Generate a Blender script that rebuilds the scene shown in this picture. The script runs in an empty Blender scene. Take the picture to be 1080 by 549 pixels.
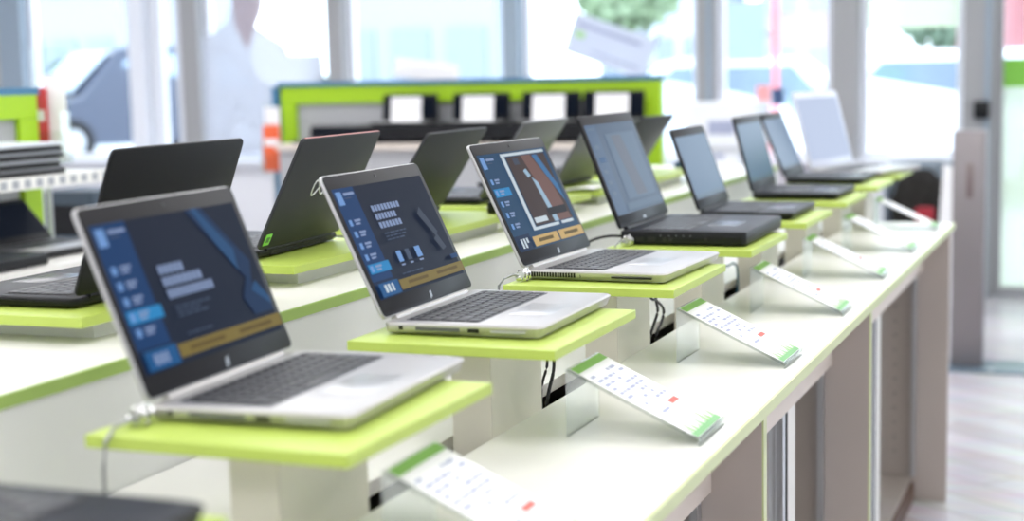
import bpy, math, random
from mathutils import Vector, Matrix
random.seed(7)
S = bpy.context.scene
COL = S.collection
PI = math.pi
sin, cos = math.sin, math.cos

# ------------------------------------------------------------------ materials
def lin(c):
    c = c / 255.0
    return c / 12.92 if c <= 0.04045 else ((c + 0.055) / 1.055) ** 2.4
def srgb(r, g, b):
    return (lin(r), lin(g), lin(b), 1.0)
MATS = {}
def mat(name, rgb, rough=0.5, metal=0.0, emis=None, estr=0.0, coat=0.0, spec=0.5, noise=0.0, nscale=40.0, bump=0.0):
    if name in MATS:
        return MATS[name]
    m = bpy.data.materials.new(name); m.use_nodes = True
    nt = m.node_tree; b = nt.nodes['Principled BSDF']
    b.inputs['Base Color'].default_value = srgb(*rgb)
    b.inputs['Roughness'].default_value = rough
    b.inputs['Metallic'].default_value = metal
    b.inputs['Specular IOR Level'].default_value = spec
    b.inputs['Coat Weight'].default_value = coat
    if emis is not None:
        b.inputs['Emission Color'].default_value = srgb(*emis)
        b.inputs['Emission Strength'].default_value = estr
    if noise > 0 or bump > 0:
        tc = nt.nodes.new('ShaderNodeTexCoord')
        n = nt.nodes.new('ShaderNodeTexNoise'); n.inputs['Scale'].default_value = nscale; n.inputs['Detail'].default_value = 6
        nt.links.new(tc.outputs['Object'], n.inputs['Vector'])
        if noise > 0:
            mx = nt.nodes.new('ShaderNodeMix'); mx.data_type = 'RGBA'
            c = srgb(*rgb)
            mx.inputs['A'].default_value = tuple(max(0, v * (1 - noise)) for v in c[:3]) + (1,)
            mx.inputs['B'].default_value = tuple(min(1, v * (1 + noise)) for v in c[:3]) + (1,)
            nt.links.new(n.outputs['Fac'], mx.inputs['Factor'])
            nt.links.new(mx.outputs['Result'], b.inputs['Base Color'])
        if bump > 0:
            bp = nt.nodes.new('ShaderNodeBump'); bp.inputs['Strength'].default_value = bump; bp.inputs['Distance'].default_value = 0.002
            nt.links.new(n.outputs['Fac'], bp.inputs['Height']); nt.links.new(bp.outputs['Normal'], b.inputs['Normal'])
    MATS[name] = m
    return m
def glass_mat(name, tint, refl=0.08, rough=0.02):
    if name in MATS:
        return MATS[name]
    m = bpy.data.materials.new(name); m.use_nodes = True
    nt = m.node_tree; nt.nodes.clear()
    o = nt.nodes.new('ShaderNodeOutputMaterial')
    t = nt.nodes.new('ShaderNodeBsdfTransparent'); t.inputs['Color'].default_value = tuple(tint) + (1,)
    g = nt.nodes.new('ShaderNodeBsdfGlossy'); g.inputs['Roughness'].default_value = rough
    lw = nt.nodes.new('ShaderNodeLayerWeight'); lw.inputs['Blend'].default_value = 0.25
    mp = nt.nodes.new('ShaderNodeMath'); mp.operation = 'MULTIPLY'; mp.inputs[1].default_value = refl * 4
    nt.links.new(lw.outputs['Fresnel'], mp.inputs[0])
    mx = nt.nodes.new('ShaderNodeMixShader')
    nt.links.new(mp.outputs[0], mx.inputs['Fac']); nt.links.new(t.outputs[0], mx.inputs[1]); nt.links.new(g.outputs[0], mx.inputs[2])
    nt.links.new(mx.outputs[0], o.inputs['Surface'])
    MATS[name] = m
    return m
def film_mat(name, rgb, through=0.35):
    m = bpy.data.materials.new(name); m.use_nodes = True
    nt = m.node_tree; nt.nodes.clear()
    o = nt.nodes.new('ShaderNodeOutputMaterial')
    d = nt.nodes.new('ShaderNodeBsdfDiffuse'); d.inputs['Color'].default_value = srgb(*rgb)
    tl = nt.nodes.new('ShaderNodeBsdfTranslucent'); tl.inputs['Color'].default_value = srgb(*rgb)
    t = nt.nodes.new('ShaderNodeBsdfTransparent')
    a = nt.nodes.new('ShaderNodeMixShader'); a.inputs['Fac'].default_value = 0.5
    b = nt.nodes.new('ShaderNodeMixShader'); b.inputs['Fac'].default_value = through
    nt.links.new(d.outputs[0], a.inputs[1]); nt.links.new(tl.outputs[0], a.inputs[2])
    nt.links.new(a.outputs[0], b.inputs[1]); nt.links.new(t.outputs[0], b.inputs[2])
    nt.links.new(b.outputs[0], o.inputs['Surface'])
    MATS[name] = m
    return m

LIME = mat('lime_board', (182, 204, 92), 0.38, noise=0.03, nscale=8)
LIME_EDGE = mat('lime_edge_band', (158, 188, 98), 0.4)
LIME_FRAME = mat('lime_frame', (165, 208, 20), 0.5)
LIT_EDGE = mat('lit_lime_edge', (204, 214, 158), 0.32)  # same lime, with the light and gloss on the edge mixed into the colour
WHITE = mat('white_laminate', (236, 235, 230), 0.3, noise=0.012, nscale=5)
PANEL = mat('warm_white_panel', (226, 228, 226), 0.45, noise=0.012, nscale=4)
POST = mat('cream_post', (226, 222, 208), 0.45, noise=0.012, nscale=6)
CREAM = mat('cream_apron', (226, 216, 206), 0.45)
TAUPE = mat('taupe_panel', (190, 180, 172), 0.5, noise=0.03, nscale=6)
GREYP = mat('grey_backpanel', (176, 178, 182), 0.6)
ALU = mat('aluminium', (205, 208, 212), 0.3, metal=0.9)
BLACKGAP = mat('black_rubber', (14, 14, 16), 0.6)
CHROME = mat('chrome', (225, 225, 225), 0.12, metal=1.0)
CABLE = mat('black_cable', (18, 20, 24), 0.45)
SILVER = mat('silver_deck', (184, 184, 186), 0.36, metal=0.45, noise=0.02, nscale=200)
SILVER_SIDE = mat('silver_side', (186, 184, 182), 0.35, metal=0.5)
BEZEL = mat('dark_bezel', (34, 34, 37), 0.4, spec=.12)
KEY = mat('keycap_dark', (50, 52, 58), 0.4)
KEYPLATE = mat('key_plate', (74, 76, 82), 0.4)
PAD = mat('touchpad_silver', (188, 190, 193), 0.28, metal=0.4)
BLACK = mat('black_plastic', (24, 25, 28), 0.45, spec=.22, bump=0.06, nscale=900)
BLACKDECK = mat('black_deck', (32, 36, 44), 0.4, spec=.14)
BLACKPAD = mat('black_touchpad', (54, 57, 66), 0.25)
GRAPHITE = mat('graphite_lid', (52, 54, 58), 0.5, spec=.25)
GREYLID = mat('grey_lid', (96, 98, 102), 0.4, metal=0.35)
PORTM = mat('port_dark', (12, 12, 14), 0.4)
PAPER = mat('white_paper', (242, 242, 244), 0.6)
TXT = mat('print_grey', (166, 172, 198), 0.6)
TXTD = mat('print_dark', (96, 104, 130), 0.6)
REDINK = mat('print_red', (240, 108, 98), 0.6)
GREENINK = mat('print_green', (140, 192, 100), 0.6)
GREENINK2 = mat('print_grass', (176, 216, 160), 0.6)
GREENINK3 = mat('print_grass_dark', (132, 188, 130), 0.6)
ACRYL = glass_mat('clear_acrylic', (0.95, 0.97, 0.955), 0.12, 0.03)
WGLASS = glass_mat('window_glass', (0.97, 0.985, 0.99), 0.06, 0.01)
DGLASS = glass_mat('cabinet_glass', (0.975, 0.98, 0.975), 0.05, 0.02)

def ui(name, rgb, k=1.0, glare=False):
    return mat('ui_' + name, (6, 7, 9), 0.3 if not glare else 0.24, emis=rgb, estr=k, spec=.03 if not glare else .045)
UIM = dict(gbg=ui('gbg', (26, 54, 86), 1, True), gside=ui('gside', (34, 64, 100), 1, True), gmid=ui('gmid', (52, 76, 104), 1, True), gpic=ui('gpic', (62, 66, 84), 1, True), glare_blue=ui('glare_blue', (40, 74, 110), 1, True), gbar=ui('gbar', (44, 70, 98), 1, True), bg=ui('bg', (24, 33, 52)), bgblue=ui('bgblue', (30, 66, 98)), side=ui('side', (22, 58, 104)), side2=ui('side2', (18, 40, 72)),  # blue emission of the glare set stands in for window glare
           cyan=ui('cyan', (38, 130, 188)), txt=ui('txt', (130, 148, 184)), dim=ui('dim', (66, 80, 104)), gold=ui('gold', (122, 106, 54)),
           gold2=ui('gold2', (196, 164, 104)), goldt=ui('goldt', (96, 80, 40)), pbox=ui('pbox', (28, 84, 136)), icon=ui('icon', (110, 150, 205)),
           art=ui('art', (36, 76, 118)), art2=ui('art2', (26, 50, 84)), art3=ui('art3', (56, 108, 156)), white=ui('white', (196, 208, 216)),
           brown=ui('brown', (64, 50, 48)), brown2=ui('brown2', (112, 82, 76)), streak=ui('streak', (150, 178, 200)), dark=ui('dark', (30, 30, 36)),
           grey=ui('grey', (60, 68, 84)), off=ui('off', (16, 22, 34)), dull=ui('dull', (40, 58, 78)), dull2=ui('dull2', (52, 72, 94)))

# ------------------------------------------------------------------ mesh builder
class MB:
    def __init__(s):
        s.v = []; s.f = []; s.m = []; s.mats = []
    def mi(s, m):
        if m not in s.mats: s.mats.append(m)
        return s.mats.index(m)
    def add(s, verts, faces, m, X=None):
        o = len(s.v)
        for p in verts:
            p = Vector(p)
            s.v.append(tuple(X @ p) if X is not None else tuple(p))
        i = s.mi(m)
        for f in faces:
            s.f.append(tuple(o + k for k in f)); s.m.append(i)
        return s
    def box(s, x0, x1, y0, y1, z0, z1, m, X=None):
        v = [(x0,y0,z0),(x1,y0,z0),(x1,y1,z0),(x0,y1,z0),(x0,y0,z1),(x1,y0,z1),(x1,y1,z1),(x0,y1,z1)]
        return s.add(v, [(0,3,2,1),(4,5,6,7),(0,1,5,4),(1,2,6,5),(2,3,7,6),(3,0,4,7)], m, X)
    def loops(s, rings, m, X=None, close=True, cap0=True, cap1=True):
        n = len(rings[0]); v = [p for r in rings for p in r]; f = []
        for a in range(len(rings) - 1):
            for i in range(n if close else n - 1):
                j = (i + 1) % n
                f.append((a*n+i, a*n+j, (a+1)*n+j, (a+1)*n+i))
        if cap0: f.append(tuple(reversed(range(n))))
        if cap1: f.append(tuple(range((len(rings)-1)*n, len(rings)*n)))
        return s.add(v, f, m, X)
    def slab(s, x0, x1, y0, y1, z0, z1, r, c, m, X=None, seg=5, c0=None):
        """rounded-corner plate with chamfered rims"""
        c0 = c if c0 is None else c0
        def ring(ins, z):
            rr = max(r - ins, 0.0004); pts = []
            for (cx, cy, a0) in ((x1-ins-rr, y1-ins-rr, 0), (x0+ins+rr, y1-ins-rr, PI/2), (x0+ins+rr, y0+ins+rr, PI), (x1-ins-rr, y0+ins+rr, 1.5*PI)):
                for k in range(seg + 1):
                    a = a0 + k * PI / 2 / seg
                    pts.append((cx + rr*cos(a), cy + rr*sin(a), z))
            return pts
        return s.loops([ring(c0, z0), ring(c0*.3, z0 + c0*.4), ring(0, z0 + c0), ring(0, z1 - c), ring(c*.3, z1 - c*.4), ring(c, z1)], m, X)
    def tube(s, pts, r, m, X=None, n=8):
        pts = [Vector(p) for p in pts]; rings = []
        up = Vector((0.13, 0.21, 0.97))
        for i, p in enumerate(pts):
            d = (pts[min(i+1, len(pts)-1)] - pts[max(i-1, 0)]).normalized()
            a = d.cross(up)
            if a.length < 1e-3: a = d.cross(Vector((1, 0, 0)))
            a.normalize(); b = d.cross(a)
            rr = r[i] if isinstance(r, (list, tuple)) else r
            rings.append([p + (a*cos(2*PI*k/n) + b*sin(2*PI*k/n)) * rr for k in range(n)])
        return s.loops(rings, m, X)
    def cyl(s, p0, p1, r, m, X=None, n=16):
        return s.tube([p0, p1], r, m, X, n)
    def lathe(s, prof, m, X=None, n=24):
        rings = [[(r*cos(2*PI*k/n), r*sin(2*PI*k/n), z) for k in range(n)] for r, z in prof]
        return s.loops(rings, m, X)
    def prism(s, pts, axis, a, b, m, X=None):
        def P(p, t):
            return (t, p[0], p[1]) if axis == 'x' else ((p[0], t, p[1]) if axis == 'y' else (p[0], p[1], t))
        return s.loops([[P(p, a) for p in pts], [P(p, b) for p in pts]], m, X)
    def torus(s, c, R, r, m, ax='y', n=20, k=8):
        pts = []
        for i in range(n + 1):
            a = 2*PI*i/n
            d = {'y': (R*cos(a), 0, R*sin(a)), 'x': (0, R*cos(a), R*sin(a)), 'z': (R*cos(a), R*sin(a), 0)}[ax]
            pts.append(Vector(c) + Vector(d))
        return s.tube(pts, r, m, None, k)
    def blob(s, c, rx, ry, rz, m, jit=0.0, n=12, k=8, rnd=None):
        rings = []
        for i in range(1, k):
            t = PI * i / k; R = []
            for j in range(n):
                a = 2*PI*j/n
                q = 1 + (rnd.uniform(-jit, jit) if rnd else 0)
                R.append((c[0]+rx*sin(t)*cos(a)*q, c[1]+ry*sin(t)*sin(a)*q, c[2]-rz*cos(t)*q))
            rings.append(R)
        return s.loops(rings, m)
    def mesh(s, name, smooth=True):
        me = bpy.data.meshes.new(name)
        me.from_pydata(s.v, [], s.f)
        for m in s.mats: me.materials.append(m)
        me.polygons.foreach_set('material_index', s.m)
        me.validate(); me.update()
        import bmesh
        bm = bmesh.new(); bm.from_mesh(me); bmesh.ops.recalc_face_normals(bm, faces=bm.faces); bm.to_mesh(me); bm.free()
        if smooth:
            me.shade_smooth(); me.set_sharp_from_angle(angle=math.radians(35))
        return me
    def build(s, name, parent=None, bevel=0.0, loc=None):
        o = bpy.data.objects.new(name, s.mesh(name)); COL.objects.link(o)
        if parent is not None: o.parent = parent
        if loc is not None: o.location = loc
        if bevel > 0:
            b = o.modifiers.new('bevel', 'BEVEL'); b.width = bevel; b.segments = 2; b.limit_method = 'ANGLE'
        return o

def thing(name, label, cat, loc=(0,0,0), rz=0.0, group=None):
    o = bpy.data.objects.new(name, None); COL.objects.link(o)
    o.location = loc; o.rotation_euler = (0, 0, rz); o.empty_display_size = 0.05
    return tag(o, label, cat, group)
def tag(o, label, cat, group=None):
    o['label'] = label; o['category'] = cat
    if group: o['group'] = group
    return o
def struct(o):
    o['kind'] = 'structure'; return o

# ------------------------------------------------------------------ camera (origin of the measured frame is 1.40 m above the floor)
CH = 1.40
f_px, yaw, pitch, roll, pcx, pcy = 1591.24, 0.37184, 0.127527, -0.0216055, 558.965, 285.609
cam = bpy.data.cameras.new('camera'); co = bpy.data.objects.new('camera', cam); COL.objects.link(co)
fwd = Vector((-sin(yaw)*cos(pitch), cos(yaw)*cos(pitch), -sin(pitch)))
rt = Vector((cos(yaw), sin(yaw), 0)); up = rt.cross(fwd)
r2 = cos(roll)*rt + sin(roll)*up; u2 = -sin(roll)*rt + cos(roll)*up
M = Matrix((r2, u2, -fwd)).transposed().to_4x4(); M.translation = Vector((0, 0, CH))
co.matrix_world = M
cam.sensor_width = 36.0; cam.sensor_fit = 'HORIZONTAL'; cam.lens = f_px / 1080 * 36
cam.shift_x = (540 - pcx) / 1080; cam.shift_y = (pcy - 274.5) / 1080
cam.clip_start = 0.05; cam.clip_end = 300
cam.dof.use_dof = True; cam.dof.focus_distance = 2.45; cam.dof.aperture_fstop = 2.6
S.camera = co

# ------------------------------------------------------------------ levels
TRAY = 1.052; TOP = 0.910; SHELF = 1.0623; BTRAY = 1.100

# ------------------------------------------------------------------ laptop
def laptop(name, label, loc, rz, W, D, H, lean, t, st, screen='blank', group=None, ports='hp', logo=None, category='laptop'):
    root = thing(name, label, category, loc, rz, group)
    side, deck, lidm, bez, keym, platem, padm = st
    b = MB()
    b.slab(-0.004, D, 0, W, 0.0025, t, 0.012, 0.0025, side, c0=0.006 if t < .025 else .004)
    for fx in (0.02, D - 0.03):
        for fy in (0.03, W - 0.03):
            b.lathe([(0.006, 0), (0.006, 0.0105 if fx > .1 and t < .025 else .006)], BLACKGAP, Matrix.Translation((fx, fy, 0)), 10)
    if t < .025:
        b.v = [(x, y, z + (.0075*max(0, x)/D if .0025 <= z < t*.6 else 0)) for x, y, z in b.v]
    base = b.build('base', root)
    d = MB(); d.slab(0.010, D-0.003, 0.003, W-0.003, t, t+0.0004, 0.010, 0.0001, deck)
    d.build('palm_rest_deck', base)
    # keyboard: recessed plate and five rows of keys with a half-height function row
    kx0, kx1 = 0.024 + (D-.228)*.3, 0.024 + (D-.228)*.3 + 0.104
    ky0, ky1 = 0.022, W - 0.022
    if W > .36: ky1 = W - .075
    k = MB(); zt = t + 0.0004
    k.slab(kx0-0.003, kx1+0.003, ky0-0.003, ky1+0.003, zt, zt+0.0004, 0.004, 0.0001, platem)
    rows = 6; x = kx0
    for r in range(rows):
        h = 0.0105 if r == 0 else (kx1 - kx0 - 0.0105) / 5
        wid = {0: [1]*15, 1: [1]*13 + [1.8], 2: [1.5] + [1]*12 + [1.3], 3: [1.8] + [1]*11 + [2.1], 4: [2.3] + [1]*10 + [2.4], 5: [1.2, 1, 1, 1.1, 5.2, 1.1, 1, 1, 1, 1]}[r]
        u = (ky1 - ky0) / sum(wid); y = ky0
        for w in wid:
            k.slab(x+0.0012, x+h-0.0012, y+0.0012, y+w*u-0.0012, zt+0.0004, zt+0.0018, 0.0015, 0.0004, keym, seg=1)
            y += w * u
        x += h
    if W > .36:
        x = kx0 + .0105; h = (kx1-kx0-.0105)/5; u = .0125
        for r in range(5):
            for c in range(4):
                y = ky1 + .010 + c*u
                k.slab(x+.0012, x+h-.0012, y+.001, y+u-.001, zt, zt+.0018, .0015, .0004, keym, seg=1)
            x += h
    k.build('keyboard', base)
    p = MB(); py = W*.46
    p.slab(kx1+0.014, min(kx1+0.076, D-.012), py-0.055, py+0.055, zt, zt+0.0003, 0.004, 0.0001, padm)
    p.build('touchpad', base)
    def q_(nm, *bx):
        m_ = bx[-1]; q = MB(); q.box(*bx[:-1], m_); return q.build(nm, base)
    if ports == 'vent':
        for i in range(17): q_('vent_slot', 0.012+i*.0049, 0.0152+i*.0049, -0.0005, 0.002, t*.38, t*.82, PORTM)
        q_('card_slot', D*.62, D*.90, -0.0005, .002, t*.42, t*.55, PORTM)
        q_('seam', D*.40, D*.403, -0.0005, .002, t*.40, t*.7, PORTM)
    elif ports == 'hp':
        q_('lock_slot', .020, .026, -.0005, .002, t*.45, t*.75, PORTM); q_('vent_slot', .045, .110, -.0005, .002, t*.45, t*.72, GREYLID)
        q_('port', .122, .138, -.0005, .002, t*.42, t*.72, PORTM); q_('card_slot', .155, .205, -.0005, .002, t*.48, t*.6, PAD)
    elif ports == 'big':
        for a, c in ((.030, .046), (.056, .072), (.088, .095), (.101, .108)):
            q_('port', a, c, -.0005, .002, t*.30, t*.58, PORTM)
        for a in (.082, .100, .115, .13, .145):
            q_('indicator', a, a+.003, -.0005, .002, t*.66, t*.74, GREYLID)
        q_('lock_slot', .175, .181, -.0005, .002, t*.4, t*.62, PORTM)
    elif ports == 'usb':
        if True: q_('port', .042, .060, -.0005, .002, t*.42, t*.68, ALU)
    # lid
    X = Matrix(((cos(lean), 0, -sin(lean), 0), (0, 1, 0, 0), (sin(lean), 0, cos(lean), t), (0, 0, 0, 1)))   # (normal, y, up)
    L = X @ Matrix(((0, 0, 1, 0), (0, 1, 0, 0), (1, 0, 0, 0), (0, 0, 0, 1)))                                  # slab(x=up, y, z=normal)
    l = MB(); l.slab(0.004, H, 0, W, -0.0055, 0.0, 0.010, 0.0015, lidm, L)
    lid = l.build('lid', root)
    z = MB(); z.slab(0.006, H-0.0018, 0.0018, W-0.0018, 0, 0.0012, 0.008, 0.0005, bez, L)
    bz = z.build('bezel', lid)
    hb, ht, hs = (0.030, 0.022, 0.012) if H > .2 else (.025, .015, .01)
    u0, u1 = hb, H - ht; y0, y1 = hs, W - hs
    sc = MB()
    n0 = 0.00135
    sc.add([(u0, y0, n0), (u1, y0, n0), (u1, y1, n0), (u0, y1, n0)], [(0, 1, 2, 3)], UIM[SCREENS[screen][0]], L)
    for i, it in enumerate(SCREENS[screen][1]):
        m = UIM[it[-1]]; n = n0 + 0.00006 * (i + 1)
        pts = it[0] if len(it) == 2 else [(it[0], it[1]), (it[2], it[1]), (it[2], it[3]), (it[0], it[3])]
        sc.add([(u1 - (u1-u0)*b_, y0 + (y1-y0)*a_, n) for a_, b_ in pts], [tuple(range(len(pts)))], m, L)
    sc.build('screen', lid)
    w = MB(); w.cyl(L @ Vector((H-ht*.5, W/2, 0.0012)), L @ Vector((H-ht*.5, W/2, 0.0018)), 0.003, PORTM, None, 12)
    w.build('webcam', lid)
    hg = MB(); hg.cyl((-0.0015, W*.10, t-.0005), (-0.0015, W*.90, t-.0005), 0.0052, bez if st[0] is not SILVER_SIDE else SILVER_SIDE, None, 12)
    hg.build('hinge', root)
    if logo == 'disc':
        g = MB(); c = L @ Vector((hb*.5, W*.52, .0012)); 
        for dy, a in ((-.0022, .25), (.0022, .25)):
            g.box(-.0055, .0055, -.0007, .0007, 0, .0004, ALU, L @ Matrix.Translation((hb*.52+dy*.4, W*.52+dy, .0012)) @ Matrix.Rotation(a, 4, 'Z'))
        g.build('logo', lid)
    if logo == 'word':
        g = MB()
        # four block capitals D E L L
        def stroke(y, u, w_, h_): g.box(u, u+h_, y, y+w_, .0012, .0016, ALU, L)
        yb, ub, s_ = W*.5-.011, hb*.36, .0055
        for ch in range(4):
            yy = yb + ch*s_
            stroke(yy, ub, .001, .006)
            if ch == 0: stroke(yy, ub, .0035, .001); stroke(yy, ub+.005, .0035, .001); stroke(yy+.0035, ub+.0008, .001, .0044)
            if ch == 1: stroke(yy, ub, .0035, .001); stroke(yy, ub+.0025, .0028, .001); stroke(yy, ub+.005, .0035, .001)
            if ch > 1: stroke(yy, ub, .0035, .001)
        g.build('logo', lid)
    if logo == 'loop':      # script loop mark on the back of the lid with a trailing stroke
        g = MB(); pts = []
        for i in range(49):
            a = 2*PI*i/48
            pts.append(L @ Vector((H*.53 + .015*sin(2*a), W*.56 - .026*cos(a), -.0060)))
        g.tube(pts, .0014, mat('logo_silver', (226, 228, 230), .3, metal=.3), None, 6)
        g.tube([L @ Vector((H*.53 + .002, W*.56-.024, -.006)), L @ Vector((H*.53-.016, W*.56-.032, -.006)), L @ Vector((H*.53-.008, W*.56-.042, -.006))], .0014, MATS['logo_silver'], None, 6)
        g.build('logo', lid)
    return root, base, lid, L

def words(v, u0, n, wd, h, m, gap=.008, seed=1):
    r = random.Random(seed); out = []; u = u0
    for _ in range(n):
        w = wd * r.uniform(.6, 1.3); out.append((u, v, u+w, v+h, m)); u += w + gap
    return out
def heading(u, v, lines, h, step, m, seed=3):
    out = []; r = random.Random(seed)
    for i, L_ in enumerate(lines):
        x = u
        nl = max(3, int(L_ / .032))
        for k in range(nl):
            w = L_ / nl
            out.append((x, v + i*step, x + w*.78, v + i*step + h, m)); x += w
    return out
def sidebar(active, n=5, first=.30, step=.105, m='side'):
    o = [(0, 0, .215, .84, m), (0, .84, .215, 1, 'side2'), (.02, .03, .075, .15, 'icon'), (.095, .045, .20, .07, 'txt'), (.095, .09, .16, .10, 'dim')]
    for i in range(n):
        v = first + i*step
        if i == active: o.append((.015, v-.03, .235, v+.055, 'cyan'))
        o.append((.03, v-.015, .06, v+.04, 'icon'))
        o += [(.085, v-.012, .15, v+.008, 'txt'), (.085, v+.018, .135, v+.036, 'txt')]
    return o
promo1 = sidebar(3) + [([(.62, 0), (.74, 0), (.95, .45), (.90, .62), (.80, .40)], 'art2'), ([(.66, 0), (.70, 0), (.86, .34), (.84, .50), (.76, .30)], 'art'), ([(.80, .70), (.88, .55), (.99, .78), (.99, .84), (.84, .84)], 'art2'),
          ([(.88, .66), (.93, .60), (.99, .74), (.99, .80)], 'art')] + heading(.30, .34, (.17, .27, .32), .062, .085, 'txt') \
    + words(.63, .31, 5, .045, .012, 'dim') + words(.66, .31, 4, .045, .012, 'dim', seed=4) + words(.69, .31, 4, .04, .012, 'dim', seed=5) + words(.82, .32, 4, .04, .010, 'dim', seed=8) \
    + [(.225, .875, 1.0, .965, 'gold'), (.30, .905, .55, .935, 'goldt'), (.66, .905, .92, .935, 'goldt'), (.01, .86, .215, .99, 'pbox'), (.06, .89, .085, .96, 'txt'), (.095, .89, .12, .96, 'txt'), (.13, .89, .15, .96, 'txt')]
promo2 = sidebar(4) + heading(.30, .20, (.31, .23, .25), .055, .08, 'txt') + words(.46, .31, 5, .045, .012, 'dim', seed=6) + words(.49, .31, 5, .045, .012, 'dim', seed=7) + words(.52, .31, 4, .045, .012, 'dim', seed=9) \
    + [(.33, .64, .38, .74, 'icon'), (.43, .64, .475, .74, 'dim'), (.54, .64, .60, .74, 'icon'), (.335, .76, .375, .775, 'txt'), (.435, .76, .47, .775, 'txt'), (.545, .76, .59, .775, 'txt')] \
    + words(.84, .30, 5, .045, .010, 'dim', seed=8) + [([(.74, .36), (.79, .30), (.88, .56), (.84, .60)], 'grey'), ([(.80, .62), (.86, .58), (.90, .72), (.85, .74)], 'grey'), (.90, .80, .985, .84, 'side')] \
    + [(.225, .885, 1.0, .975, 'gold'), (.32, .912, .55, .94, 'goldt'), (.66, .912, .92, .94, 'goldt'), (.01, .87, .215, .99, 'pbox'), (.06, .89, .085, .96, 'white'), (.095, .89, .12, .96, 'white'), (.135, .89, .155, .96, 'white')]
photo3 = sidebar(1, 5, .27, .115, 'bgblue') + [(.30, .02, .95, .05, 'white'), (.30, .02, .345, .83, 'white'), (.30, .80, .70, .83, 'white'), (.74, .80, .93, .83, 'white'), (.36, .06, .94, .79, 'brown'),
    ([(.58, .06), (.72, .06), (.86, .40), (.92, .79), (.66, .79), (.66, .45)], 'brown2'), ([(.60, .30), (.66, .36), (.72, .79), (.65, .79)], 'streak'), ([(.74, .07), (.82, .07), (.94, .42), (.94, .60)], 'art3'), ([(.52, .22), (.57, .20), (.60, .28), (.55, .30)], 'streak'),
    (.44, .08, .52, .15, 'grey'), (.60, .64, .90, .72, 'dark'), (.37, .71, .56, .765, 'white'), (.225, .885, .60, .985, 'gold2'), (.62, .885, 1.0, .985, 'gold2'), (.30, .915, .52, .95, 'goldt'), (.70, .915, .92, .95, 'goldt'),
    (.05, .88, .075, .975, 'white'), (.09, .88, .115, .975, 'white'), (.13, .88, .155, .93, 'white')]
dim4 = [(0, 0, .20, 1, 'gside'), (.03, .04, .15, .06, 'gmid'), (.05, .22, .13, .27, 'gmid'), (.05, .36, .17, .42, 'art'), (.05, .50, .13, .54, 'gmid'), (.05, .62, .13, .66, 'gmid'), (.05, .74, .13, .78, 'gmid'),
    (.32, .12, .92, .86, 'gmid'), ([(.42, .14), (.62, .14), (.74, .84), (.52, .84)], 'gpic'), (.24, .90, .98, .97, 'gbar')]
SCREENS = dict(promo1=('bg', promo1), promo2=('bg', promo2), photo=('bgblue', photo3), dim=('gbg', dim4), off=('off', []), blank=('glare_blue', [(.0, .93, 1, 1, 'gbar'), (.03, .05, .06, .10, 'gmid')]))
ST_SILVER = (SILVER_SIDE, SILVER, SILVER, BEZEL, KEY, KEYPLATE, PAD)
ST_BLACK = (BLACK, BLACKDECK, BLACK, BEZEL, KEY, BLACK, BLACKPAD)
ST_GRAPH = (BLACK, BLACKDECK, GRAPHITE, BEZEL, KEY, BLACK, BLACKPAD)
ST_GREY = (BLACK, BLACKDECK, GREYLID, BEZEL, KEY, BLACK, BLACKPAD)

FG = 'laptops along the front row'
def front(i, X, Y, W, D, H, a, rz, t, label, st, scr, ports, logo=None):
    return laptop('laptop', label, (X, Y, TRAY), rz, W, D, H, a, t, st, scr, FG, ports, logo)
front(0, -.900, .665, .33, .235, .222, .42, 0, .018, 'dark laptop in the near left corner, only keyboard and palm rest in view', ST_BLACK, 'blank', 'none')
front(1, -.9313, 1.2916, .326, .2288, .2201, .3744, .0494, .018, 'nearest silver laptop, blurred, with blue promotional screen and gold bar', ST_SILVER, 'promo1', 'hp', 'disc')
front(2, -.9338, 1.8421, .326, .2285, .221, .4356, .0224, .018, 'second silver laptop with dark blue screen and three grey heading lines', ST_SILVER, 'promo2', 'hp', 'disc')
front(3, -.9512, 2.4138, .332, .2566, .239, .4479, -.0326, .018, 'silver laptop in sharp focus with framed photo picture on its screen', ST_SILVER, 'photo', 'vent', 'disc')
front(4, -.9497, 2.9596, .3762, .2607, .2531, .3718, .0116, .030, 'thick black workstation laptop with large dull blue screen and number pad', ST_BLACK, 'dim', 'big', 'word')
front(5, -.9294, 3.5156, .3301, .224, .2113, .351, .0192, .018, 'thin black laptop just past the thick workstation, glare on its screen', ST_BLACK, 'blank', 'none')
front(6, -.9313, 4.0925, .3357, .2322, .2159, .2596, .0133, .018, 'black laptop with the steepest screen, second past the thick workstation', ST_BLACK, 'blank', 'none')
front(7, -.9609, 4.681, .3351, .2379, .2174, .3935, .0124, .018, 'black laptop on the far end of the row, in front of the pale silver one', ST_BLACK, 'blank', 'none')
ST_GLARE = (SILVER_SIDE, SILVER, SILVER, mat('glare_bezel', (214, 220, 236), .3), KEY, KEYPLATE, PAD)  # pale bezel and glowing screen stand in for glare on this laptop
UIM['pale'] = ui('pale', (190, 202, 228)); SCREENS['pale'] = ('pale', [])
laptop('laptop', 'large silver laptop with pale glare on its screen at the far end of the island', (-.960, 5.10, TRAY), -.244, .36, .25, .27, .27, .018, ST_GLARE, 'pale', FG, 'none')

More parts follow.
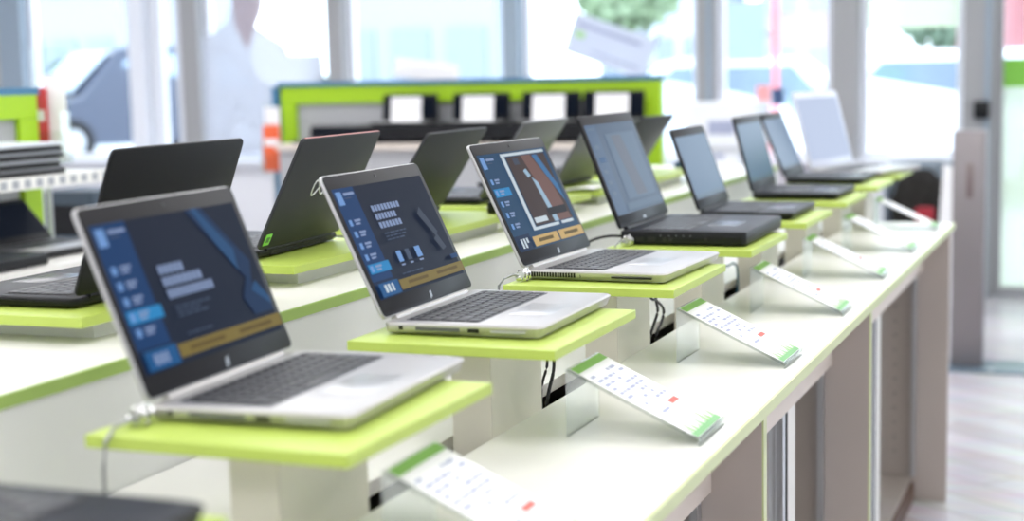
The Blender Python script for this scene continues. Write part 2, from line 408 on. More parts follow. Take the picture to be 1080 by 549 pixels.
# ------------------------------------------------------------------ tray stands (lime board on a cream post)
SG = 'lime tray stands of the front row'
names = ['in the near left corner, carrying the dark laptop', 'under the nearest silver laptop', 'under the second silver laptop', 'under the silver laptop with the framed photo',
         'under the thick black workstation laptop', 'under the thin black laptop past the workstation', 'under the black laptop with the steepest screen', 'under the last black laptop of the row', 'under the pale bright laptop at the far end']
board = MB(); board.box(-.150, .150, 0, .352, -.0135, 0, LIME)
bme = None
post_me = None
DUCT = 0.76
for i in range(9):
    Y = .665 + .5605 * i if i < 8 else 5.07
    t = thing('tray_stand', 'lime green tray stand ' + names[i], 'display stand', (-.815, Y, DUCT), 0, SG)
    if bme is None:
        b = MB(); b.box(-.150, .150, 0, .352, TRAY-DUCT-.0135, TRAY-DUCT, LIME); ob = b.build('board', t, .0012); bme = ob.data
        p = MB(); p.box(-.030, .028, .075, .270, 0, TRAY-DUCT-.0135, POST); p.box(.0281, .0285, .0752, .0760, 0, TRAY-DUCT-.0135, TAUPE); op = p.build('post', t, .0008); post_me = op.data
    else:
        for n, me in (('board', bme), ('post', post_me)):
            o = bpy.data.objects.new(n, me); COL.objects.link(o); o.parent = t
            md = o.modifiers.new('bevel', 'BEVEL'); md.width = .001; md.segments = 2; md.limit_method = 'ANGLE'

# ------------------------------------------------------------------ island: riser, countertop, cabinets
r = thing('riser', 'long white centre riser with lime edged shelf carrying the laptops seen from behind', 'display riser', (-1.15, 0, 0))
b = MB(); b.box(-.018, 0, .1, 5.45, .02, SHELF-.016, PANEL); b.build('front_panel', r)
b = MB(); b.box(-.62, -.004, .1, 5.45, SHELF-.016, SHELF, WHITE); b.build('shelf', r)
b = MB(); b.box(-.004, .002, .1, 5.45, SHELF-.016, SHELF-.0002, LIME_EDGE); b.build('edge_band', r)['label'] = 'lime green edge band'
b = MB(); b.box(-.62, -.602, .1, 5.45, .02, SHELF-.016, PANEL); b.build('back_panel', r)
for yy in (.1, 5.432):
    b = MB(); b.box(-.602, -.018, yy, yy+.018, .02, SHELF-.016, PANEL); b.build('end_panel', r)
b = MB(); b.box(-1.15+.0025, -.862, .1, 5.45, .882, .902, WHITE); o = b.build('ledge', None, .001); tag(o, 'white ledge behind the posts of the tray stands, against the riser', 'ledge')
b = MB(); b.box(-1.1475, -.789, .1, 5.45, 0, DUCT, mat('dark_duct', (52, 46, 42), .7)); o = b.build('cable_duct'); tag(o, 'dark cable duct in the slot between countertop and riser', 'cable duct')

c = thing('countertop', 'long white countertop with light-paled lime edge running along the front row of stands', 'countertop', (-.787, .1, TOP))
b = MB(); b.box(0.0, .307, 0, 4.865, -.018, 0, WHITE); b.build('top', c)
b = MB(); b.box(.307, .312, 0, 4.865, -.018, -.0002, LIT_EDGE); b.box(0.0, .312, 4.865, 4.869, -.018, -.0002, LIT_EDGE); b.build('edge_band', c)['label'] = 'light-paled lime green edge band'

XF, XA = -.488, -.570
bays = [(.12, 1.175, 'nearest, with the dark niche below the countertop'), (1.175, 2.235, 'second, in front of the first tall lime edged divider'), (2.235, 3.30, 'with shelf pin holes showing behind its glass door'), (3.30, 4.955, 'at the far end, next to the wooden floor')]
for i, (a, e, lb) in enumerate(bays):
    k = thing('cabinet', 'taupe showcase cabinet under the countertop, ' + lb, 'cabinet', (XA, a, 0), 0, 'cabinets under the countertop')
    L_ = e - a; ft = .022; z1 = TOP - .018
    b = MB(); b.box(-.20, XF-XA-.003, L_-ft, L_, 0, z1, TAUPE); b.build('divider_panel', k)
    b = MB(); b.box(XF-XA-.003, XF-XA, L_-ft, L_, 0, z1, LIT_EDGE if i < 3 else TAUPE); b.build('edge_band', k)
    b = MB(); b.box(-.018, 0, 0, L_-ft-.0005, z1-.132, z1, CREAM); b.build('apron', k)
    b = MB(); b.box(-.20, -.185, 0, L_-ft-.0005, .06, z1, TAUPE); b.build('back_panel', k)
    b = MB(); b.box(-.185, -.03, 0, L_-ft-.0005, .06, .078, TAUPE); b.build('floor_panel', k)
    b = MB(); b.box(-.18, -.02, 0, L_-ft-.001, 0, .06, mat('brown_plinth', (92, 66, 52), .5)); b.build('plinth', k)
    b = MB()
    for zz in [.16 + .048*q for q in range(12)]:
        b.cyl((-.085, L_-ft+.0002, zz), (-.085, L_-ft-.0015, zz), .0035, PORTM, None, 8)
    b.build('pin_holes', k)
    dz0, dz1 = .085, z1-.134
    mid = .52 if i < 3 else .60
    for (y0, y1, xo) in ((.005, mid+.03, -.0125), (mid, L_-ft-.004, -.0255)):
        g = MB(); g.box(xo, xo+.006, y0+.02, y1-.02, dz0, dz1, DGLASS); gd = g.build('glass_door', k)
        for ys in (y0, y1-.024):
            s_ = MB(); s_.box(xo-.003, xo+.010, ys, ys+.024, dz0, dz1, ALU); s_.build('door_stile', gd)
    b = MB(); b.box(-.013, -.002, mid+.034, mid+.050, dz0, dz1, BLACKGAP); b.build('door_gap', k); b = MB(); b.box(-.013, -.002, mid+.050, mid+.12, dz0, dz1, WHITE); b.build('door_jamb', k)  # black strip painted in for the dark gap beside the jamb

# ------------------------------------------------------------------ price holders and cards
XH0, ZH0, XH1, ZH1 = .185, .008, 0.0, .094       # low front end and high rear end, local
sl = math.atan2(ZH1-ZH0, XH0-XH1); SLEN = math.hypot(XH0-XH1, ZH1-ZH0); HW = .135
RS = Matrix.Translation((XH1, 0, ZH1)) @ Matrix.Rotation(sl, 4, 'Y')     # local x runs down the slope
hold = ['beside the corner laptop, flooded with glare', 'in front of the second silver laptop stand', 'in front of the silver laptop with framed photo', 'in front of the thick workstation laptop',
        'in front of the thin black laptop', 'in front of the steepest screened laptop', 'nearest the far end of the countertop']
hm = cm = None
for i in range(7):
    Y = 1.345 + .5565 * i if i < 6 else 4.70
    loc = (-.690, Y, TOP)
    rz = (0.03, 0.0, -.02, .02, .03, -.02, .04)[i]
    t = thing('price_holder', 'clear acrylic price holder ' + hold[i], 'price holder', loc, rz, 'acrylic price holders')
    cd = thing('price_card', 'white price card in the holder ' + hold[i], 'price card', loc, rz, 'price cards')
    if hm is None:
        b = MB(); b.box(0, SLEN, 0, HW, -.0030, 0, ACRYL, RS); a1 = b.build('sloped_plate', t)
        b = MB(); b.box(-.003, 0.0, 0, HW, 0, ZH1, ACRYL); a2 = b.build('rear_leg', t)
        b = MB(); b.box(XH0-.002, XH0+.001, 0, HW, 0, ZH0+.004, ACRYL); b.box(SLEN-.002, SLEN+.001, 0, HW, .0, .006, ACRYL, RS); a3 = b.build('front_lip', t)
        hm = [('sloped_plate', a1.data), ('rear_leg', a2.data), ('front_lip', a3.data)]
        b = MB(); b.box(.001, SLEN-.003, .004, HW-.004, .0002, .0008, PAPER, RS); p0 = b.build('sheet', cd)
        pr = MB(); z0 = .0010
        def R(x0, x1, y0, y1, m, z=z0): pr.add([(x0, y0, z), (x1, y0, z), (x1, y1, z), (x0, y1, z)], [(0, 1, 2, 3)], m, RS)
        R(.002, .016, .005, HW-.005, GREENINK)
        rr = random.Random(5)
        for q in range(8):
            x = .030 + q*.0115; y = .012
            while y < HW - .02:
                w = rr.uniform(.008, .022)
                if rr.random() < .75: R(x, x+.0055, y, min(y+w, HW-.012), TXT)
                y += w + .004
        R(.128, .137, HW-.052, HW-.018, REDINK)
        R(.136, .141, .03, .062, TXT)
        for q in range(22):       # blades of grass along the lower edge
            y = .006 + q * (HW-.012)/22; h = rr.uniform(.012, .040); s_ = rr.uniform(-.006, .006)
            m = (GREENINK2, GREENINK3, GREENINK)[q % 3] if q % 4 else GREENINK2
            pr.add([(SLEN-.006, y, z0+.0001*(q % 3)), (SLEN-.006, y+.0075, z0+.0001*(q % 3)), (SLEN-.006-h, y+.004+s_, z0+.0001*(q % 3))], [(0, 1, 2)], m, RS)
        R(SLEN-.014, SLEN-.005, .005, HW-.005, GREENINK3, z0+.0004)
        p1 = pr.build('print', cd)
        cm = [('sheet', p0.data), ('print', p1.data)]
    else:
        for n, me in hm:
            o = bpy.data.objects.new(n, me); COL.objects.link(o); o.parent = t
        for n, me in cm:
            o = bpy.data.objects.new(n, me); COL.objects.link(o); o.parent = cd

# ------------------------------------------------------------------ cable locks
def lock(label, x, y, end, z=TRAY):
    t = thing('cable_lock', label, 'cable lock', (x, y, z), 0, 'security cable locks')
    b = MB()
    b.cyl((0, -.001, .011), (0, -.030, .013), .0065, CHROME); b.torus((0, -.010, .011), .0085, .0022, CHROME); b.torus((0, -.024, .012), .0085, .0025, CHROME)
    b.torus((.004, -.018, .012), .0105, .0017, CHROME, 'x')
    b.blob((-.006, -.026, .008), .007, .006, .007, CHROME)
    b.build('lock_head', t)
    b = MB(); b.tube(end, .0022, mat('steel_cable', (150, 152, 156), .35, metal=.7), None, 8); b.build('lock_cable', t)
    return t
lock('chrome cable lock on the rear corner of the nearest silver laptop', -.930, 1.2916, [(-.002, -.028, .010), (-.003, -.060, .008), (-.003, -.075, -.004), (-.003, -.080, -.03), (-.004, -.080, -.08), (-.005, -.079, -.150)])
lock('chrome cable lock on the silver laptop with the framed photo', -.945, 2.412, [(-.002, -.026, .010), (-.012, -.036, .014), (-.026, -.044, .008), (-.034, -.050, -.004), (-.036, -.052, -.05), (-.036, -.052, -.150)])
lock('chrome cable lock on the thick black workstation laptop', -.930, 2.9590, [(-.002, -.028, .010), (-.010, -.040, .014), (-.018, -.046, .004), (-.020, -.052, -.02), (-.02, -.052, -.150)])

def cable(label, pts, r=.0028, m=CABLE):
    # smooth a coarse path with Catmull-Rom
    P = [Vector(p) for p in pts]; out = []
    for i in range(len(P)-1):
        p0, p1, p2, p3 = P[max(i-1, 0)], P[i], P[i+1], P[min(i+2, len(P)-1)]
        for k in range(6):
            s = k/6
            out.append(.5*((2*p1)+(p2-p0)*s+(2*p0-5*p1+4*p2-p3)*s*s+(3*p1-p0-3*p2+p3)*s**3))
    out.append(P[-1])
    b = MB(); b.tube(out, r, m, None, 8); o = b.build('power_cable'); tag(o, label, 'cable'); return o
cable('black power cable hanging under the stand of the framed photo laptop', [(-.80, 2.665, 1.0383), (-.798, 2.68, 1.01), (-.80, 2.70, .98), (-.803, 2.72, .955), (-.806, 2.70, .93), (-.808, 2.68, .905), (-.81, 2.67, .85), (-.81, 2.665, .763)])
cable('second black cable looped in the slot past the framed photo laptop', [(-.82, 2.64, 1.0383), (-.80, 2.665, .99), (-.80, 2.70, .98), (-.80, 2.75, .955), (-.803, 2.745, .93), (-.806, 2.72, .91), (-.81, 2.72, .85), (-.812, 2.72, .763)], .0026)
cable('black power cable hanging under the stand of the second silver laptop', [(-.80, 2.09, 1.0383), (-.80, 2.11, 1.01), (-.80, 2.14, .98), (-.803, 2.15, .95), (-.806, 2.13, .91), (-.81, 2.13, .85), (-.81, 2.13, .763)])
cable('thin black cable curving out of the slot by the second silver laptop', [(-.82, 2.08, 1.0383), (-.81, 2.12, 1.0), (-.815, 2.155, .96), (-.82, 2.14, .92), (-.825, 2.16, .85), (-.825, 2.16, .763)], .0022)
cable('black power lead plugged behind the thick workstation laptop', [(-.956, 2.985, 1.068), (-.985, 2.98, 1.068), (-1.01, 2.95, 1.062), (-1.03, 2.915, 1.045), (-1.04, 2.89, 1.0), (-1.045, 2.88, .93), (-1.045, 2.88, .905)], .003)
cable('teal blue cable crossing the gap past the workstation stand', [(-.81, 3.20, .99), (-.805, 3.25, .975), (-.805, 3.30, .972), (-.808, 3.36, .968), (-.815, 3.42, .93), (-.82, 3.42, .763)], .0026, mat('teal_cable', (40, 96, 110), .4))

# ------------------------------------------------------------------ second row of laptops, seen from behind, on the riser shelf
bk = [(1, -1.315, 1.661, .33, .217, .36, .013, .016, 'large black laptop seen from behind at left, its keyboard facing away', ST_BLACK, None),
      (2, -1.365, 2.211, .328, .215, .465, .063, .016, 'graphite laptop seen from behind with silver loop mark and green sticker', ST_GRAPH, 'loop'),
      (3, -1.427, 2.795, .33, .213, .588, .025, .016, 'plain dark grey laptop seen from behind, between the two silver laptops', ST_GRAPH, None),
      (4, -1.421, 3.305, .36, .218, .589, .054, .016, 'mid grey laptop seen from behind, rising over the framed photo laptop', ST_GREY, None),
      (5, -1.410, 3.80, .33, .19, .55, .0, .016, 'grey laptop seen from behind, mostly hidden by the workstation screen', ST_GREY, None),
      (6, -1.430, 4.33, .33, .195, .60, -.016, .016, 'bluish grey laptop seen from behind, past the workstation screen', ST_GRAPH, None)]
bt = ['the large black laptop seen from behind', 'the laptop with the loop mark', 'the plain dark grey laptop seen from behind', 'the mid grey laptop seen from behind', 'the hidden grey laptop', 'the bluish grey laptop seen from behind']
low = None
for j, (i, X, Y, W, H, a, rz, th, lab, st, lg) in enumerate(bk):
    # placed by its near rear corner, turned to face the other aisle
    far = (X - W*sin(rz), Y + W*cos(rz), BTRAY)
    rt_, ba, li, LL = laptop('laptop', lab, far, PI + rz, W, .228, H, a, th, st, 'blank', 'laptops seen from behind', 'usb', lg)
    if lg:
        b = MB(); b.slab(.012, .034, W-.030, W-.008, -.0062, -.0055, .001, .0002, mat('green_sticker', (128, 214, 84), .4), LL); b.box(.018, .028, W-.025, W-.013, -.0064, -.0062, mat('sticker_dark', (58, 120, 50), .4), LL); b.build('sticker', li)['label'] = 'bright green square sticker'
        b = MB(); b.box(H-.0012, H+.0004, .008, W-.008, -.0045, -.001, mat('copper_rim', (150, 72, 66), .35, metal=.4), LL); b.build('red_rim', li)['label'] = 'coppery red top rim'
        b = MB()
        for q in range(4): b.box(-.0048-.0002*q, -.003, .05, W-.05, .0045+q*.0025, .0055+q*.0025, PORTM)
        b.build('rear_vents', ba)
    t = thing('tray', 'low lime green tray under ' + bt[j], 'display stand', (-1.258, Y-.055, SHELF), 0, 'low trays on the riser')
    if low is None:
        b = MB(); b.box(-.32, 0, 0, .42, BTRAY-SHELF-.0135, BTRAY-SHELF, LIME); o1 = b.build('board', t)
        b = MB(); b.box(-.27, -.028, .06, .36, 0, BTRAY-SHELF-.0135, PANEL); o2 = b.build('block', t)
        low = [('board', o1.data), ('block', o2.data)]
    else:
        for n, me in low:
            o = bpy.data.objects.new(n, me); COL.objects.link(o); o.parent = t
# white leaflets and an adapter lying on the low trays
def sheet(label, x, y, w, d, rz, lift=.02, z=BTRAY):
    b = MB(); R0 = []
    for k in range(7):
        s = k/6; R0.append((s*d, lift*sin(s*PI*.8)*(.3+.7*s)))
    v = [(x_, 0, z_+.0002) for x_, z_ in R0] + [(x_, w, z_+.0002) for x_, z_ in R0]
    b.add(v, [(k, k+1, k+8, k+7) for k in range(6)], PAPER)
    o = b.build('leaflet', None, 0, (x, y, z)); o.rotation_euler = (0, 0, rz)
    sm = o.modifiers.new('solid', 'SOLIDIFY'); sm.thickness = .0012; sm.offset = 1
    tag(o, label, 'leaflet', 'white leaflets on the low trays'); return o
sheet('white leaflet lying on the low tray right of the plain dark grey laptop', -1.372, 3.235, .10, .10, 0, .012)
sheet('white leaflet lying on the low tray right of the mid grey laptop', -1.372, 3.725, .10, .10, 0, .012)
b = MB(); b.slab(0, .045, 0, .09, 0, .026, .006, .003, CABLE); o = b.build('power_adapter', None, 0, (-1.31, 3.10, BTRAY)); tag(o, 'black power adapter on the low tray behind the second silver laptop', 'adapter')
cable('black lead trailing from the adapter over the low tray edge', [(-1.29, 3.19, 1.112), (-1.275, 3.21, 1.116), (-1.255, 3.225, 1.108), (-1.245, 3.23, 1.08), (-1.24, 3.235, 1.0651)], .003)
b = MB(); b.slab(0, .06, 0, .07, 0, .022, .01, .006, mat('blue_grey_plastic', (70, 96, 128), .35)); o = b.build('computer_mouse', None, 0, (-1.33, 4.70, BTRAY)); tag(o, 'small blue grey mouse on the tray past the bluish grey laptop', 'mouse')

# ------------------------------------------------------------------ room shell
FLOOR_ANG = math.radians(38)
floor_m = bpy.data.materials.new('wood_floor'); floor_m.use_nodes = True
nt = floor_m.node_tree; B = nt.nodes['Principled BSDF']; B.inputs['Roughness'].default_value = .28
tc = nt.nodes.new('ShaderNodeTexCoord'); mp = nt.nodes.new('ShaderNodeMapping'); mp.inputs['Rotation'].default_value = (0, 0, FLOOR_ANG)
br = nt.nodes.new('ShaderNodeTexBrick'); br.inputs['Scale'].default_value = 1.0; br.inputs['Brick Width'].default_value = 1.4; br.inputs['Row Height'].default_value = .16; br.inputs['Mortar Size'].default_value = .004
br.inputs['Color1'].default_value = srgb(200, 198, 203); br.inputs['Color2'].default_value = srgb(176, 171, 175); br.inputs['Mortar'].default_value = srgb(146, 134, 130)
mp2 = nt.nodes.new('ShaderNodeMapping'); mp2.inputs['Rotation'].default_value = (0, 0, FLOOR_ANG); mp2.inputs['Scale'].default_value = (1.5, 22, 1)
ns = nt.nodes.new('ShaderNodeTexNoise'); ns.inputs['Scale'].default_value = 3; ns.inputs['Detail'].default_value = 8
mx = nt.nodes.new('ShaderNodeMix'); mx.data_type = 'RGBA'; mx.blend_type = 'OVERLAY'; mx.inputs['Factor'].default_value = .55
nt.links.new(tc.outputs['Object'], mp.inputs[0]); nt.links.new(mp.outputs[0], br.inputs['Vector']); nt.links.new(tc.outputs['Object'], mp2.inputs[0]); nt.links.new(mp2.outputs[0], ns.inputs['Vector'])
nt.links.new(br.outputs['Color'], mx.inputs['A']); nt.links.new(ns.outputs['Color'], mx.inputs['B']); nt.links.new(mx.outputs['Result'], B.inputs['Base Color'])
XL, XR, YB, YW, ZC = -8.6, 3.4, -3.0, 9.6, 3.1
WALLM = mat('white_wall', (232, 233, 238), .7)
FRAME = mat('frame_white_hazed', (236, 240, 248), .45)  # white raised to carry the bright haze around the windows
FRAMEG = mat('frame_grey', (160, 161, 163), .45)
FRAMED = mat('frame_bluegrey', (150, 166, 180), .45)
BEIGE = mat('beige_wall', (186, 184, 176), .7)
b = MB(); b.box(XL, XR, YB, YW+.2, -.05, 0, floor_m); struct(b.build('floor'))
b = MB(); b.box(XL-.1, XR+.1, YB-.1, YW+.2, ZC, ZC+.1, mat('ceiling_white', (238, 238, 236), .8)); struct(b.build('ceiling'))
b = MB(); b.box(XL-.1, XL, YB, YW+.2, 0, ZC, WALLM); struct(b.build('wall_left'))
b = MB(); b.box(XR, XR+.1, YB, YW+.2, 0, ZC, WALLM); struct(b.build('wall_right'))
b = MB(); b.box(XL, XR, YB-.1, YB, 0, ZC, WALLM); struct(b.build('wall_back'))
# window front: low wall, lintel, posts, panes
SILL = .845
b = MB(); b.box(XL, -.87, YW, YW+.12, 0, SILL, WALLM); b.box(.62, XR, YW, YW+.12, 0, SILL, WALLM); struct(b.build('wall_front'))
b = MB(); b.box(XL, XR, YW, YW+.12, 2.85, ZC, WALLM); struct(b.build('trim_1'))
b = MB(); b.box(XL, -.87, YW-.10, YW-.001, SILL-.03, SILL, FRAME); struct(b.build('trim_2'))
posts = [(XL, -8.10, BEIGE), (-8.10, -7.87, FRAMED), (-6.90, -6.76, FRAME), (-6.44, -6.28, FRAMEG), (-5.225, -5.095, FRAMEG), (-3.88, -3.765, FRAMED), (-2.535, -2.42, FRAMEG), (-1.67, -1.505, FRAMEG), (-.875, -.70, FRAMEG), (.60, .74, FRAMEG), (2.0, 2.12, FRAMEG)]
for i, (a, e, m) in enumerate(posts):
    b = MB(); b.box(a, e, YW-.07, YW+.125, 0, 2.85, m)
    if i in (6, 8): b.box(e-.05, e-.02, YW-.085, YW-.07, 0, 2.85, FRAMED)
    struct(b.build('trim_%d' % (i+3), None, .004))
edges = [(-7.87, -6.90), (-6.76, -6.44), (-6.28, -5.225), (-5.095, -3.88), (-3.765, -2.535), (-2.42, -1.67), (-1.505, -.875), (.74, 2.0), (2.12, XR)]
for i, (a, e) in enumerate(edges):
    w = thing('window_%d' % (i+1), 'tall shop window pane', 'window', ((a+e)/2, YW+.05, SILL)); struct(w)
    del w['label'], w['category']
    h = (e-a)/2; fr = .045 if e-a > .4 else .10
    b = MB(); z1 = 2.85-SILL
    b.box(-h, -h+fr, -.03, .03, 0, z1, FRAME); b.box(h-fr, h, -.03, .03, 0, z1, FRAME); b.box(-h+fr, h-fr, -.03, .03, 0, .05, FRAME); b.box(-h+fr, h-fr, -.03, .03, z1-.05, z1, FRAME)
    b.build('window_frame', w)
    b = MB(); b.box(-h+fr, h-fr, -.004, .004, .05, z1-.05, WGLASS); b.build('glass_pane', w)
# glass door at the right, with pale film and a green strip
d = thing('door_1', 'glass shop door', 'door', (-.05, YW+.05, 0)); struct(d); del d['label'], d['category']
b = MB(); b.box(-.65, -.60, -.03, .03, .005, 2.6, FRAMEG); b.box(.60, .65, -.03, .03, .005, 2.6, FRAMEG); b.box(-.60, .60, -.03, .03, .005, .06, FRAMEG); b.box(-.60, .60, -.03, .03, 2.54, 2.6, FRAMEG); b.build('door_frame', d)
b = MB(); b.box(-.60, .60, -.004, .004, .06, 2.54, WGLASS); b.build('glass_pane', d)
b = MB(); b.box(-.60, .60, -.008, -.006, .06, 1.28, film_mat('mint_film', (214, 224, 208), .3)); b.build('pale_film', d)
b = MB(); b.box(-.60, .60, -.010, -.0085, 1.28, 1.452, mat('green_strip', (126, 196, 70), .5)); b.lathe([(.05, -.0115), (.05, -.0105)], mat('navy_mark', (40, 62, 104), .5), Matrix.Translation((.06, 0, 1.33)) @ Matrix.Rotation(PI/2, 4, 'X') @ Matrix.Translation((0, 0, .022)), 18); b.build('green_strip', d)
b = MB(); b.box(-.65, .65, -.04, .04, 2.6, 2.85, FRAMEG); b.build('transom', d)
b = MB(); b.slab(-.045, .045, -.03, .03, 0, .105, .008, .006, BLACK); o = b.build('door_lock_box', None, 0, (-.765, YW-.102, 1.095)); tag(o, 'small black lock box on the grey door post', 'lock box')
b = MB(); b.box(-.575, .045, 0, .004, 0, .5, film_mat('pale_green_film', (226, 240, 218), .3)); 
o = b.build('window_banner', None, 0, (-.925, YW+.035, 1.652)); tag(o, 'pale green banner strip across the top of the window beside the door', 'banner')

# ceiling lights: lamps with luminous diffusers
LED = mat('led_diffuser', (255, 255, 255), .5, emis=(252, 251, 250), estr=4.9)
LEDF = mat('led_frame', (230, 230, 230), .4)
led = None; n = 0
for x in (-7.0, -4.6, -2.6, -.6, 1.6):
    for y in (-1.6, .6, 2.8, 5.0, 7.2):
        t = thing('ceiling_light', 'square white ceiling light panel above the sales floor', 'ceiling light', (x, y, ZC), 0, 'ceiling light panels')
        if led is None:
            a = MB(); a.box(-.62, .62, -.62, .62, -.02, 0, LEDF); o1 = a.build('frame', t)
            a = MB(); a.box(-.59, .59, -.59, .59, -.024, -.020, LED); o2 = a.build('diffuser', t)
            led = [('frame', o1.data), ('diffuser', o2.data)]
        else:
            for nme, me in led:
                o = bpy.data.objects.new(nme, me); COL.objects.link(o); o.parent = t

# ------------------------------------------------------------------ green framed gondola along the windows
BLUECAP = mat('blue_cap', (58, 118, 156), .4)
g = thing('gondola', 'lime green framed display gondola with blue cap, standing before the windows', 'display gondola', (-4.18, 7.0, 0))
GW = 2.11; zt = CH - .022
a = MB(); a.box(0, GW, .10, .16, zt-.092, zt, LIME_FRAME); a.box(0, .085, .10, .16, .1, zt-.092, LIME_FRAME); a.box(GW-.085, GW, .10, .16, .1, zt-.092, LIME_FRAME); a.build('frame', g, .003)['label'] = 'lime green frame'
a = MB(); a.box(.085, GW-.085, .13, .15, .1, zt-.092, GREYP); a.build('back_panel', g)
a = MB(); a.box(-.012, GW+.012, .085, .175, zt, zt+.022, BLUECAP); a.build('cap', g)
a = MB(); a.box(-.05, -.012, .09, .17, .1, zt+.0, BLUECAP); a.build('side_upright', g)['label'] = 'blue side upright'
gb = thing('base_cabinet', 'grey base cabinet with cream top under the lime framed gondola', 'cabinet', (-4.18, 7.0, 0))
a = MB(); a.box(.12, GW-.087, -.18, .128, 1.055, 1.085, CREAM); a.build('top', gb)
a = MB(); a.box(.12, GW-.087, -.14, .128, 0, 1.055, GREYP); a.build('body', gb)
gs = thing('riser_shelf', 'thick black shelf on the gondola carrying four small laptops', 'shelf', (-4.18, 7.0, 1.085))
a = MB(); a.box(.58, GW-.09, -.16, .128, .019, .09, BLACK); a.build('board', gs, .003)
for q in (.60, 1.3, GW-.13):
    a = MB(); a.box(q, q+.03, -.1, .12, 0, .019, BLACK); a.build('foot', gs)
ST_BLKGLOSS = (BLACK, SILVER, BLACK, BEZEL, PAD, PAD, PAD)  # silver deck and keys stand in for window light reflected off black
glab = ['leftmost', 'second from left', 'second from right', 'rightmost']
for j, cx in enumerate((-3.38, -2.985, -2.61, -2.285)):
    laptop('laptop', 'black laptop with white card on the gondola, %s of four' % glab[j], (cx-.156, 7.02, 1.175), -PI/2, .312, .15, .140, .1, .014, ST_BLKGLOSS, 'off', 'laptops on the green gondola', 'none')
    p = MB(); p.prism([(-.085, 0), (.085, 0), (.085, .125), (-.085, .125)], 'y', -.001, .001, PAPER, Matrix.Rotation(-.12, 4, 'X')); p.prism([(-.085, .001), (.085, .001), (.085, .003), (-.085, .003)], 'y', -.03, .0, PAPER)
    o = p.build('price_card', None, 0, (cx+.02, 6.93, 1.191)); tag(o, 'white upright price card before the laptop on the gondola, %s of four' % glab[j], 'price card', 'cards on the green gondola')
laptop('laptop', 'dark laptop lying low at the left end of the green gondola', (-3.99, 7.055, 1.085), -PI/2, .32, .20, .07, .3, .016, (BLACK, SILVER, GREYLID, BEZEL, KEY, KEYPLATE, PAD), 'off', None, 'none')
def leaflet_rack(loc, label, rz, cols):
    t = thing('leaflet_rack', label, 'leaflet rack', loc, rz)
    a = MB(); wd = .11 if loc[2] < 1 else .14; a.box(0, wd, .02, .024, 0, .36, ACRYL); a.box(0, wd, -.03, -.027, 0, .10, ACRYL); a.box(0, wd, -.03, .02, 0, .003, ACRYL); a.box(0, .003, -.027, .02, 0, .16, ACRYL); a.box(wd-.003, wd, -.027, .02, 0, .16, ACRYL); a.build('holder', t)
    a = MB(); a.cyl((.055, 0, -loc[2]), (.055, 0, 0), .008, ALU, None, 10); a.build('stand_pole', t); a = MB(); a.slab(.0, .11, -.03, .06, -loc[2], -loc[2]+.008, .02, .002, ALU); a.build('foot', t)
    for n_, (x0, x1, z0, z1, y, m, lb) in enumerate(cols):
        a = MB(); a.box(x0, x1, y, y+.004, z0, z1, m); a.box(x0+.008, x1-.008, y-.0005, y, z0+(z1-z0)*.55, z0+(z1-z0)*.7, PAPER)
        o = a.build('leaflet', None, 0, loc); o.rotation_euler = (0, 0, rz); tag(o, lb, 'leaflet')
    return t
ORANGE = mat('orange_print', (238, 104, 60), .5); REDP = mat('red_print', (214, 74, 76), .5)
leaflet_rack((-4.20, 6.94, .935), 'clear leaflet rack on a slim stand by the blue side of the green gondola', 0,
             [(.006, .104, .004, .245, -.012, ORANGE, 'orange leaflet in the rack at the left end of the gondola'), (.01, .10, .004, .34, .004, PAPER, 'white leaflet behind the orange one in the gondola rack')])

# ------------------------------------------------------------------ gondola at the far left with shelf of stacked laptops
g = thing('gondola', 'lime green framed gondola at the left edge with white railed shelf', 'display gondola', (-3.15, 1.6, 0))
GL = 2.27; zt = CH - .02
a = MB(); a.box(-.06, 0, 0, GL, zt-.075, zt, LIME_FRAME); a.box(-.06, 0, GL-.085, GL, .1, zt-.075, LIME_FRAME); a.box(-.06, 0, 0, .085, .1, zt-.075, LIME_FRAME); a.build('frame', g, .003)['label'] = 'lime green frame'
a = MB(); a.box(-.05, -.02, .085, GL-.085, .1, zt-.075, GREYP); a.build('back_panel', g)
a = MB(); a.box(-.075, 0, -.012, GL+.012, zt, zt+.022, BLUECAP); a.build('cap', g)
gs = thing('wall_shelf', 'white shelf with slotted price rail, carrying the stack of closed laptops', 'shelf', (-3.15, 1.6, 0))
a = MB(); a.box(.0, .29, .0, GL-.03, 1.128, 1.150, WHITE); a.build('board', gs)
a = MB(); a.box(.29, .306, 0, GL-.03, 1.118, 1.153, WHITE)
for q in range(44): a.box(.306, .3075, .02+q*.05, .045+q*.05, 1.124, 1.146, mat('rail_slot', (168, 172, 178), .5))
a.build('price_rail', gs)
gb = thing('base_cabinet', 'white base cabinet below the railed shelf at the left edge', 'cabinet', (-3.15, 1.6, 0))
a = MB(); a.box(.0, .52, 0, GL-.03, .90, .93, WHITE); a.build('top', gb)
a = MB(); a.box(.0, .46, 0, GL-.03, 0, .90, WHITE); a.build('body', gb)
sl_ = ['topmost of the stack, pale lid', 'second from the top of the stack', 'third from the top of the stack', 'bottom of the stack']
